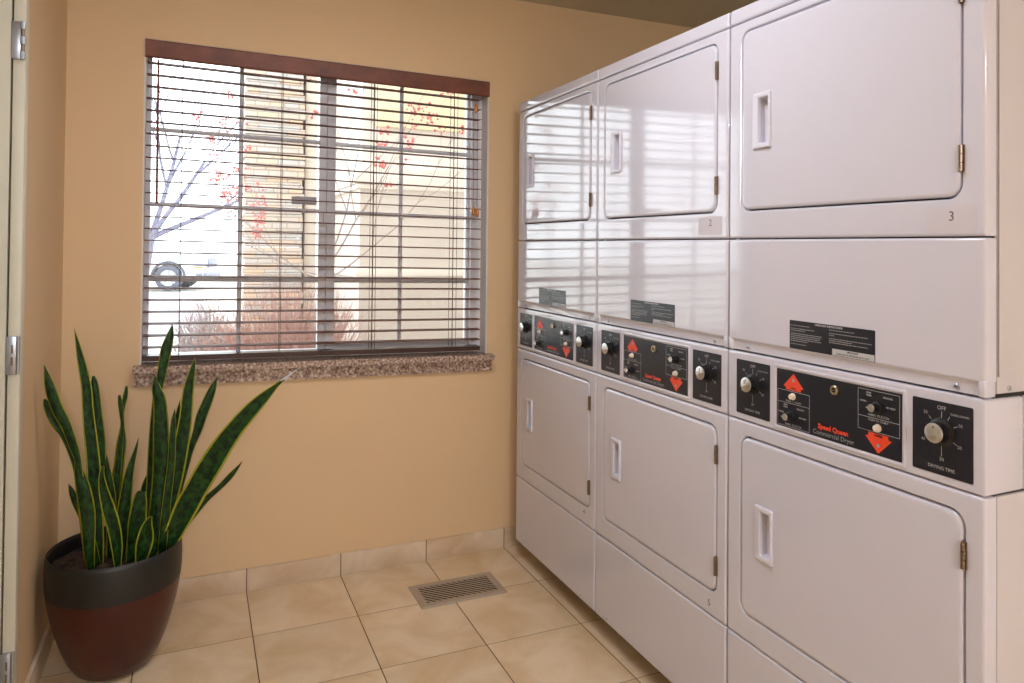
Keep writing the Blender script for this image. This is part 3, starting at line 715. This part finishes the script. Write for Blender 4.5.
LEAVES = [[[0.52,-0.4,0.33,0.0159],[0.517,-0.402,0.42,0.0191],[0.51,-0.406,0.548,0.0206],[0.503,-0.409,0.676,0.019],[0.493,-0.412,0.773,0.0174],[0.487,-0.413,0.836,0.0158],[0.481,-0.415,0.916,0.0142],[0.463,-0.418,1.011,0.0094],[0.447,-0.42,1.094,0.0]],[[0.513,-0.36,0.334,0.0161],[0.509,-0.362,0.47,0.0194],[0.51,-0.364,0.599,0.0242],[0.51,-0.366,0.696,0.0242],[0.509,-0.367,0.761,0.0194],[0.506,-0.369,0.851,0.0116],[0.499,-0.37,0.91,0.0097],[0.496,-0.37,0.936,0.0032]],[[0.503,-0.44,0.349,0.0125],[0.486,-0.457,0.537,0.0155],[0.475,-0.466,0.634,0.0108],[0.469,-0.472,0.697,0.0092],[0.456,-0.477,0.749,0.0128],[0.438,-0.482,0.809,0.0137],[0.417,-0.487,0.857,0.0157],[0.397,-0.493,0.926,0.0135],[0.381,-0.5,0.997,0.0]],[[0.501,-0.42,0.341,0.0126],[0.477,-0.436,0.562,0.0125],[0.461,-0.443,0.659,0.0078],[0.445,-0.447,0.715,0.0062],[0.426,-0.451,0.767,0.0068],[0.413,-0.453,0.793,0.0092],[0.398,-0.456,0.828,0.0137],[0.384,-0.459,0.869,0.0106],[0.377,-0.46,0.888,0.003]],[[0.508,-0.46,0.353,0.0093],[0.502,-0.462,0.413,0.0155],[0.5,-0.464,0.476,0.0186],[0.495,-0.465,0.539,0.0216],[0.485,-0.467,0.602,0.02],[0.472,-0.469,0.659,0.0123],[0.464,-0.47,0.7,0.0]],[[0.52,-0.42,0.348,0.0095],[0.505,-0.423,0.429,0.0094],[0.477,-0.426,0.509,0.0094],[0.46,-0.428,0.556,0.0103],[0.449,-0.429,0.589,0.0078],[0.44,-0.43,0.615,0.0]],[[0.55,-0.33,0.316,0.0148],[0.554,-0.325,0.451,0.0181],[0.559,-0.322,0.548,0.0198],[0.568,-0.319,0.628,0.0159],[0.574,-0.316,0.7,0.015],[0.576,-0.314,0.769,0.0047],[0.576,-0.312,0.815,0.0067],[0.583,-0.311,0.854,0.0077],[0.586,-0.31,0.887,0.0033]],[[0.556,-0.36,0.327,0.0098],[0.557,-0.363,0.464,0.013],[0.569,-0.366,0.625,0.0098],[0.578,-0.367,0.722,0.0049],[0.58,-0.368,0.771,0.0049],[0.577,-0.369,0.807,0.0059],[0.573,-0.369,0.84,0.0065],[0.57,-0.37,0.869,0.0033]],[[0.578,-0.4,0.317,0.0129],[0.584,-0.407,0.411,0.0209],[0.593,-0.414,0.518,0.0192],[0.606,-0.422,0.63,0.0122],[0.623,-0.427,0.7,0.0048],[0.631,-0.43,0.738,0.0]],[[0.58,-0.44,0.327,0.0079],[0.577,-0.449,0.403,0.0158],[0.568,-0.456,0.47,0.0188],[0.554,-0.463,0.53,0.0188],[0.54,-0.47,0.59,0.014],[0.534,-0.476,0.642,0.0077],[0.538,-0.48,0.673,0.0031]],[[0.66,-0.36,0.33,0.0165],[0.672,-0.36,0.579,0.0199],[0.675,-0.36,0.744,0.0166],[0.681,-0.36,0.859,0.0133],[0.691,-0.36,0.918,0.0133],[0.699,-0.36,0.974,0.016],[0.707,-0.36,1.017,0.0167],[0.717,-0.36,1.06,0.0101],[0.723,-0.36,1.094,0.0]],[[0.674,-0.4,0.32,0.0196],[0.685,-0.404,0.427,0.0262],[0.692,-0.407,0.525,0.0262],[0.697,-0.41,0.626,0.0245],[0.695,-0.414,0.748,0.0229],[0.691,-0.417,0.847,0.0189],[0.68,-0.419,0.893,0.013],[0.674,-0.42,0.936,0.0]],[[0.685,-0.38,0.327,0.0231],[0.704,-0.384,0.45,0.0298],[0.727,-0.387,0.547,0.0299],[0.747,-0.39,0.648,0.0266],[0.766,-0.393,0.761,0.0217],[0.775,-0.397,0.876,0.0167],[0.788,-0.399,0.949,0.0084],[0.794,-0.4,0.982,0.0]],[[0.665,-0.34,0.334,0.0134],[0.724,-0.338,0.448,0.0135],[0.765,-0.336,0.58,0.0085],[0.785,-0.334,0.663,0.0096],[0.805,-0.333,0.725,0.0148],[0.818,-0.332,0.775,0.0172],[0.834,-0.331,0.819,0.0166],[0.849,-0.331,0.859,0.0121],[0.866,-0.33,0.906,0.0]],[[0.704,-0.42,0.365,0.013],[0.716,-0.424,0.527,0.0131],[0.727,-0.426,0.64,0.0114],[0.73,-0.428,0.738,0.0098],[0.732,-0.429,0.787,0.0065],[0.736,-0.43,0.823,0.0]],[[0.704,-0.41,0.336,0.0196],[0.739,-0.424,0.417,0.0295],[0.773,-0.439,0.498,0.036],[0.803,-0.449,0.557,0.0377],[0.841,-0.462,0.631,0.0362],[0.894,-0.478,0.72,0.033],[0.954,-0.493,0.8,0.0265],[1.007,-0.503,0.856,0.0183],[1.049,-0.51,0.897,0.0067],[1.086,-0.515,0.926,0.0024],[1.12,-0.52,0.951,0.001]],[[0.696,-0.36,0.337,0.0133],[0.78,-0.374,0.436,0.0134],[0.831,-0.383,0.499,0.0115],[0.876,-0.389,0.539,0.0102],[0.915,-0.394,0.58,0.0089],[0.947,-0.4,0.622,0.0]],[[0.615,-0.42,0.328,0.016],[0.629,-0.437,0.431,0.0256],[0.634,-0.447,0.498,0.0255],[0.64,-0.456,0.554,0.0191],[0.645,-0.46,0.577,0.0111]],[[0.643,-0.46,0.34,0.0127],[0.651,-0.466,0.385,0.0222],[0.657,-0.47,0.424,0.0254],[0.662,-0.476,0.469,0.0158],[0.673,-0.48,0.5,0.0032]],[[0.632,-0.33,0.326,0.0133],[0.639,-0.33,0.457,0.0167],[0.647,-0.33,0.533,0.015],[0.658,-0.33,0.578,0.0117],[0.672,-0.33,0.623,0.0]],[[0.557,-0.37,0.337,0.013],[0.552,-0.375,0.501,0.0162],[0.545,-0.377,0.583,0.0145],[0.538,-0.379,0.639,0.0097],[0.538,-0.38,0.681,0.0]],[[0.696,-0.35,0.333,0.0167],[0.717,-0.35,0.537,0.0168],[0.73,-0.35,0.669,0.0152],[0.741,-0.35,0.769,0.0101],[0.749,-0.35,0.835,0.0]]]
VIEW = Vector((-0.085, 1, 0)).normalized()
def make_leaf(idx, pts):
    rnd = random.Random(idx*7+1)
    # resample with a Catmull-Rom spline
    P = [Vector(p[:3]) for p in pts]; Wd = [p[3] for p in pts]
    Q = []; R = []
    for i in range(len(P)-1):
        p0, p1, p2, p3 = P[max(i-1, 0)], P[i], P[i+1], P[min(i+2, len(P)-1)]
        w0, w1, w2, w3 = Wd[max(i-1, 0)], Wd[i], Wd[i+1], Wd[min(i+2, len(P)-1)]
        for k in range(4):
            t = k/4.0
            cr = lambda a, b_, c, d: 0.5*((2*b_)+(c-a)*t+(2*a-5*b_+4*c-d)*t*t+(3*b_-a-3*c+d)*t**3)
            Q.append(cr(p0, p1, p2, p3)); R.append(max(cr(w0, w1, w2, w3), 0.0004))
    Q.append(P[-1]); R.append(max(Wd[-1], 0.0003))
    n = len(Q); vs = []; uvs = []
    C_ = 7; tw = rnd.uniform(-0.35, 0.35); tot = 0
    for i in range(n):
        t = (Q[min(i+1, n-1)]-Q[max(i-1, 0)]).normalized()
        side = t.cross(VIEW).normalized(); nor = side.cross(t).normalized()
        a = tw*(1-i/n)+0.15*math.sin(i*0.7+idx)
        s2 = side*math.cos(a)+nor*math.sin(a); n2 = nor*math.cos(a)-side*math.sin(a)
        wk = R[i]/max(math.cos(a), 0.5)
        if i: tot += (Q[i]-Q[i-1]).length
        for c in range(C_):
            f = c/(C_-1)*2-1
            vs.append(Q[i]+s2*(f*wk)+n2*(-(1-f*f)*wk*0.32*(1 if idx % 3 else -1)))
            uvs.append((c/(C_-1), tot))
    fs = []
    for i in range(n-1):
        for c in range(C_-1):
            a = i*C_+c; fs.append((a, a+1, a+C_+1, a+C_))
    me = bpy.data.meshes.new('leaf'); me.from_pydata([tuple(v-Vector((PX0, PY0, 0))) for v in vs], [], fs)
    uvl = me.uv_layers.new(name='UVMap')
    for p in me.polygons:
        p.use_smooth = True
        for li in p.loop_indices: uvl.data[li].uv = uvs[me.loops[li].vertex_index]
    me.materials.append(M['leaf'])
    if idx == 15:
        me.materials.append(M['tip_sheen'])
        for p in me.polygons:
            if min(me.vertices[v].co.z for v in p.vertices) > 0.905: p.material_index = 1
    o = bpy.data.objects.new('leaf', me); COL.objects.link(o); o.parent = pl
    so = o.modifiers.new('thickness', 'SOLIDIFY'); so.thickness = 0.0022; so.offset = 0
    return o
for i, pts in enumerate(LEAVES): make_leaf(i, pts)

# ------------------------------------------------------------------ fill lamps, added out of view to light the room
for (x, y), pw in FILL_DOMES:
    f = tag(empty('fill_light', (x, y, CZ)), 'added round white fill dome near the rear wall', 'fill light')
    C3 = lambda r, z: [(r*math.cos(2*math.pi*k/32), r*math.sin(2*math.pi*k/32), z) for k in range(32)]
    b = MB(); b.loft([C3(0.215, 0.0), C3(0.215, -0.022), C3(0.202, -0.025), C3(0.200, -0.020)], True, False); b.build('rim', M['vinyl'], f)
    b = MB(); b.loft([C3(0.200*math.cos(a), -0.022-0.16*math.sin(a)) for a in [math.radians(d) for d in (0, 12, 25, 38, 50, 62, 74, 84)]], False, True)
    b.build('dome', mat('fill_dome_glow', (255, 244, 226), 0.5, emit=(FILL_DOME_COL, pw)), f)
(px_, py_), pw = FILL_PANEL
f = tag(empty('fill_light', (px_, py_, CZ)), 'added square fill panel over the aisle by the dryers', 'fill light')
sq = lambda a, z: [(-a, -a, z), (a, -a, z), (a, a, z), (-a, a, z)]
b = MB(); b.loft([sq(0.325, 0.0), sq(0.325, -0.03), sq(0.302, -0.03), sq(0.302, -0.018)]); b.build('rim', M['vinyl'], f, smooth=False)
b = MB(); b.box(-0.302, 0.302, -0.302, 0.302, -0.024, -0.018); b.build('diffuser', mat('fill_panel_glow', (255, 250, 240), 0.5, emit=(FILL_PANEL_COL, pw)), f, smooth=False)

# ------------------------------------------------------------------ outside the window
GZ = 0.03
M['ground'] = mat('pale_concrete', (214, 211, 206), 0.9, vary=(1.2, 0.6, (176, 172, 160)))
M['path'] = mat('grey_paving', (150, 148, 156), 0.9)
M['stucco'] = mat('cream_stucco', (226, 210, 176), 0.9, bump=(60, 4), bump_str=0.3)
M['stucco_shade'] = mat('shaded_stucco', (190, 181, 172), 0.9, bump=(60, 4), bump_str=0.3)  # lower wall of the wing: its shade below the ledge put into colour
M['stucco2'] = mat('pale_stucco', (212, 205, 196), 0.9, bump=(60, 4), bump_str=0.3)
M['bark'] = mat('grey_bark', (160, 148, 146), 0.9)
M['bark2'] = mat('bluish_bark', (104, 104, 126), 0.9)
M['berry'] = mat('red_berries', (216, 116, 116), 0.5)
M['twig'] = mat('reddish_twigs', (176, 142, 134), 0.9)
M['twig2'] = mat('grey_twigs', (176, 164, 164), 0.9)
M['car'] = mat('white_car_paint', (216, 220, 228), 0.25, coat=0.8)
M['tyre'] = mat('tyre_rubber', (76, 78, 90), 0.85)
M['rim'] = mat('alloy_rim', (170, 172, 180), 0.3, metal=0.8)
M['carglass'] = mat('tinted_glass', (52, 66, 92), 0.08)
M['trimblk'] = mat('dark_trim', (104, 106, 120), 0.6)
M['lampg'] = mat('headlight_lens', (196, 204, 214), 0.15)
M['amber'] = mat('amber_lens', (222, 120, 50), 0.3)
def stone():
    m = bpy.data.materials.new('ledge_stone'); m.use_nodes = True
    n = m.node_tree.nodes; l = m.node_tree.links; b = n['Principled BSDF']
    tc = n.new('ShaderNodeTexCoord'); sp = n.new('ShaderNodeSeparateXYZ'); l.new(tc.outputs['Object'], sp.inputs[0])
    ad = n.new('ShaderNodeMath'); ad.operation = 'SUBTRACT'; l.new(sp.outputs[0], ad.inputs[0]); l.new(sp.outputs[1], ad.inputs[1])
    cb = n.new('ShaderNodeCombineXYZ'); l.new(ad.outputs[0], cb.inputs[0]); l.new(sp.outputs[2], cb.inputs[1])
    br = n.new('ShaderNodeTexBrick'); l.new(cb.outputs[0], br.inputs['Vector'])
    br.offset = 0.37; br.squash = 0.7; br.squash_frequency = 3
    br.inputs['Scale'].default_value = 1.0; br.inputs['Brick Width'].default_value = 0.19; br.inputs['Row Height'].default_value = 0.055
    br.inputs['Mortar Size'].default_value = 0.006; br.inputs['Bias'].default_value = 0.1
    br.inputs['Color1'].default_value = (*lin((212, 184, 158)), 1); br.inputs['Color2'].default_value = (*lin((186, 184, 184)), 1)
    br.inputs['Mortar'].default_value = (*lin((168, 158, 150)), 1)
    l.new(br.outputs['Color'], b.inputs['Base Color']); b.inputs['Roughness'].default_value = 0.9
    bp = n.new('ShaderNodeBump'); bp.inputs['Distance'].default_value = 0.02; bp.invert = True; l.new(br.outputs['Fac'], bp.inputs['Height']); l.new(bp.outputs[0], b.inputs['Normal'])
    return m
M['stone'] = stone()

b = MB(); b.box(-30, 40, 0.2, 70, GZ-0.1, GZ)
struct(b.build('ground', M['ground'], smooth=False))
b = MB(); b.box(-1.2, 0.95, 8.5, 15.5, GZ, GZ+0.02); struct(b.build('path', M['path'], smooth=False))
b = MB(); b.box(0.0, 9.0, 0.2, 6.0, GZ, GZ+0.03); struct(b.build('ground_bounce_block', mat('bounce_block_brown', (150, 132, 120), 0.95, bump=(30, 4), bump_str=0.8, bdist=0.02), smooth=False))  # unseen darker ground, added to cut light bounced onto the wing
# unseen wall mass and roof, added to block sky light from the wing
b = MB(); b.box(-4.0, 9.0, -7.0, WT, 2.64, 6.2); struct(b.build('wall_sky_block', M['stucco2'], smooth=False))
b = MB(); b.box(2.35, 8.0, WT+0.01, 2.85, 3.35, 3.5); struct(b.build('ceiling_sky_block', M['stucco2'], smooth=False))

bd = tag(empty('building', (2.02, 2.94, GZ)), 'cream stucco wing with moulded bands outside the right window pane', 'building')
b = MB(); b.box(0, 4.0, 0, 3.6, 0, 1.83); b.build('wall', M['stucco_shade'], bd, smooth=False)
b = MB(); b.box(0.02, 4.0, 0.02, 3.6, 1.83, 3.9); b.build('upper_wall', M['stucco2'], bd, smooth=False)  # paler than the wall below: the light above the ledge is in the colour
b = MB(); b.box(-0.05, 4.0, -0.05, 3.6, 1.84, 1.94, bev=0.012); b.box(-0.03, 4.0, -0.03, 3.6, 1.80, 1.838, bev=0.008); b.build('upper_band', M['stucco2'], bd)
b = MB(); b.box(-0.04, 4.0, -0.04, 3.6, 1.07, 1.15, bev=0.012); b.build('lower_band', M['stucco2'], bd)
b = MB(); b.box(0.12, 4.0, -0.035, 0.0, 2.32, 2.9, bev=0.01); b.build('lintel', M['stucco'], bd)
b = MB(); b.box(-0.2, 4.2, -0.35, 3.7, 3.9, 4.05, bev=0.01); b.build('eaves', M['stucco2'], bd)

pi_ = tag(empty('stone_pillar', (1.46, 4.45, GZ)), 'pillar of stacked brown and grey stone seen through the left pane', 'pillar')
b = MB()
rnd = random.Random(11)
z = 0.0
while z < 3.6:
    h = rnd.choice((0.06, 0.075, 0.09, 0.11)); j = [rnd.uniform(-0.012, 0.012) for _ in range(4)]
    b.box(-0.27+j[0], 0.27+j[1], -0.27+j[2], 0.27+j[3], z, z+h-0.004, bev=0.006, seg=1); z += h
b.build('stone_shaft', M['stone'], pi_, smooth=False)
b = MB(); b.box(-0.33, 0.33, -0.33, 0.33, z, z+0.12, bev=0.01); b.build('capital', M['stucco2'], pi_)
b = MB(); b.box(0.29, 0.40, -0.2, 0.2, 0, z, bev=0.01); b.build('trim_post', M['stucco2'], pi_)

def grow(b, p, d, length, r, depth, rnd, tips, spread=0.5, up_=0.15, seg=4):
    pts = [Vector(p)]; rad = [r]; d = Vector(d).normalized()
    for k in range(seg):
        d = (d+Vector((rnd.uniform(-1, 1), rnd.uniform(-1, 1), rnd.uniform(-0.6, 0.9)))*0.17+Vector((0, 0, up_*0.2))).normalized()
        pts.append(pts[-1]+d*length/seg); rad.append(r*(1-0.5*(k+1)/seg))
    b.tube(pts, rad, 5 if depth < 3 else 6)
    if depth == 0: tips.append(pts[-1]); tips.append(pts[2]); return
    for c in range(3 if depth > 1 else 3):
        i = rnd.randint(2, seg); a = Vector((rnd.uniform(-1, 1), rnd.uniform(-1, 1), rnd.uniform(-0.3, 0.8))).normalized()
        grow(b, pts[i], (d+a*spread*1.6), length*rnd.uniform(0.55, 0.8), rad[i]*0.72, depth-1, rnd, tips, spread, up_, seg)
def bush_mesh(n, rx, ry, h, rnd, r=0.0035):
    b = MB()
    for k in range(n):
        a = rnd.uniform(0, 2*math.pi); q = math.sqrt(rnd.random())
        x0, y0 = rx*0.35*q*math.cos(a), ry*0.35*q*math.sin(a)
        hh = h*rnd.uniform(0.65, 1.05)*(1-0.35*q*q); x1, y1 = rx*q*math.cos(a), ry*q*math.sin(a)
        P = [Vector((x0, y0, 0)), Vector((x0*.5+x1*.5+rnd.uniform(-.05, .05), y0*.5+y1*.5, hh*0.55)), Vector((x1+rnd.uniform(-.08, .08), y1+rnd.uniform(-.08, .08), hh))]
        b.tube(P, [r*1.3, r, r*0.5], 3, caps=False)
        for c in range(3):
            s = P[1]+(P[2]-P[1])*rnd.uniform(0, 0.8); e_ = s+Vector((rnd.uniform(-.14, .14), rnd.uniform(-.14, .14), rnd.uniform(0.05, .2)))
            b.tube([s, e_], [r*0.8, r*0.4], 3, caps=False)
    return b
rnd = random.Random(5)
o = bush_mesh(420, 0.60, 0.40, 1.10, rnd, 0.0036).build('shrub', M['twig'], smooth=False, fix=False); o.location = (1.40, 2.35, GZ)
tag(o, 'leafless reddish brown shrub in front of the stone pillar', 'shrub')
o = bush_mesh(200, 0.25, 0.25, 0.95, rnd, 0.0042).build('shrub', M['twig2'], smooth=False, fix=False); o.location = (0.88, 3.3, GZ)
tag(o, 'grey thin-twigged shrub left of the reddish shrub outside', 'shrub')

# tree with red berries
t = tag(empty('berry_tree', (1.57, 1.75, GZ-0.12)), 'bare small tree with clusters of red berries close outside the window', 'tree')
rnd = random.Random(21); b = MB(); tips = []
b.tube([(0, 0, 0.12), (0.02, 0.0, 0.7), (0.0, 0.02, 1.35)], [0.035, 0.028, 0.024], 8)
for d, zz, ln in (((0.30, -0.62, 0.42), 1.30, 0.95), ((0.42, -0.5, 0.30), 1.22, 0.9), ((-0.75, -0.1, 0.42), 1.2, 0.70), ((-0.9, 0.1, 0.12), 1.25, 0.62), ((0.1, -0.5, 0.75), 1.33, 0.8)):
    grow(b, (0.0, 0.02, zz), d, ln, 0.0065, 2, rnd, tips, 0.34)
b.build('branches', M['bark'], t)
b = MB()
tips2 = [p for p in tips if p.x > 0.05 or p.x < -0.15]; rnd.shuffle(tips2)
for p in tips2[:80]:
    for k in range(rnd.randint(5, 9)):
        c = p+Vector((rnd.uniform(-.03, .03), rnd.uniform(-.03, .03), rnd.uniform(-.035, .02))); r = rnd.uniform(0.007, 0.013)
        b.add([c+Vector(q)*r for q in ((1,0,0),(-1,0,0),(0,1,0),(0,-1,0),(0,0,1),(0,0,-1))], [(0,2,4),(2,1,4),(1,3,4),(3,0,4),(2,0,5),(1,2,5),(3,1,5),(0,3,5)])
bo = b.build('berries', M['berry'], t, fix=False); bo['kind'] = 'stuff'
# farther bare tree
t = tag(empty('bare_tree', (0.02, 9.6, GZ)), 'bare grey tree with forking branches at the far left of the view', 'tree')
rnd = random.Random(8); b = MB(); tips = []
b.tube([(0, 0, 0), (0.03, 0, 0.8), (0.12, 0.0, 1.45)], [0.09, 0.075, 0.065], 8)
for d, ln in (((0.9, 0, 0.45), 1.5), ((0.15, 0.2, 1), 1.7), ((-0.4, 0, 0.9), 1.3), ((0.55, -0.1, 0.9), 1.6)):
    grow(b, (0.12, 0, 1.42), d, ln, 0.045, 3, rnd, tips, 0.42)
b.build('branches', M['bark2'], t)

# parked car
car = tag(empty('car', (-0.48, 20.2, GZ+0.03)), 'white car parked across the street, its front wheel in view', 'car')
car.rotation_euler = (0, 0, math.radians(-14))
def body_loops():
    # side profile in (x, z), nose towards +x
    P = [(-3.0, 0.45), (-3.05, 0.75), (-2.95, 1.02), (-2.55, 1.62), (-2.2, 1.74), (-0.7, 1.74), (-0.2, 1.66), (0.45, 1.16), (1.35, 1.04), (1.62, 0.93), (1.74, 0.72), (1.74, 0.42), (1.60, 0.30), (1.23, 0.30)]
    for k in range(9):
        a = math.radians(0+180*k/8); P.append((0.82+0.42*math.cos(a), 0.36+0.42*math.sin(a)))
    P += [(0.36, 0.28), (-1.66, 0.28)]
    for k in range(9):
        a = math.radians(180*k/8); P.append((-2.12+0.42*math.cos(a), 0.36+0.42*math.sin(a)))
    return P
P = body_loops(); b = MB()
loops = []
for y, s in ((-0.90, 0.97), (-0.93, 1.0), (0.93, 1.0), (0.90, 0.97)):
    loops.append([(x*s-0.01, y if z < 1.05 else y*(1-0.22*(z-1.05)/0.7), 0.36+(z-0.36)*s) for x, z in P])
b.loft(loops, True, True); b.build('body', M['car'], car, angle=30)
for side in (-1, 1):
    b = MB()
    b.add([(x, side*(0.945*(1-0.22*(z-1.05)/0.7)), z) for x, z in ((-2.35, 1.10), (-2.2, 1.60), (-1.15, 1.64), (-1.15, 1.10))], [(0, 1, 2, 3)])
    b.add([(x, side*(0.945*(1-0.22*(z-1.05)/0.7)), z) for x, z in ((-1.05, 1.10), (-1.05, 1.64), (-0.35, 1.58), (0.15, 1.16), (0.15, 1.10))], [(0, 1, 2, 3, 4)])
    b.build('side_window', M['carglass'], car, smooth=False)
b = MB(); b.add([(-0.14, -0.74, 1.64), (0.46, -0.84, 1.20), (0.46, 0.84, 1.20), (-0.14, 0.74, 1.64)], [(0, 1, 2, 3)]); b.build('windscreen', M['carglass'], car, smooth=False)
b = MB(); b.box(1.70, 1.78, -0.50, 0.50, 0.62, 0.90, bev=0.01); b.build('grille', M['trimblk'], car)
b = MB(); b.box(1.52, 1.80, -0.92, 0.92, 0.34, 0.50, bev=0.04); b.build('bumper', M['trimblk'], car)
for side in (-1, 1):
    b = MB(); b.box(1.50, 1.77, side*0.74-0.20, side*0.74+0.20, 0.68, 0.92, bev=0.04); hl = b.build('headlight', M['lampg'], car)
    b = MB(); b.box(1.45, 1.70, side*0.94-0.012, side*0.94+0.012, 0.62, 0.67); b.build('turn_signal', M['amber'], hl)
for x in (0.82, -2.12):
    for side in (-1, 1):
        b = MB(); C2 = lambda r, y: [(x+r*math.cos(2*math.pi*k/28), y, 0.36+r*math.sin(2*math.pi*k/28)) for k in range(28)]
        s = side
        b.loft([C2(0.20, s*0.70), C2(0.35, s*0.70), C2(0.36, s*0.74), C2(0.36, s*0.90), C2(0.345, s*0.93), C2(0.235, s*0.935), C2(0.22, s*0.90)], True, True, 0)
        w = b.build('wheel', M['tyre'], car)
        b = MB(); A3 = [(x+0.43*math.cos(math.radians(a)), s*0.935, 0.36+0.43*math.sin(math.radians(a))) for a in range(-5, 186, 10)]
        b.tube(A3, 0.035, 6); b.build('wheel_arch', M['tyre'], car)
        b = MB(); b.loft([C2(0.222, s*0.905), C2(0.222, s*0.93), C2(0.19, s*0.915)], False, True)
        for k in range(5):
            a = 2*math.pi*k/5+0.3
            b.tube([(x+0.04*math.cos(a), s*0.925, 0.36+0.04*math.sin(a)), (x+0.2*math.cos(a), s*0.935, 0.36+0.2*math.sin(a))], 0.022, 6)
        b.build('rim', M['rim'], w)
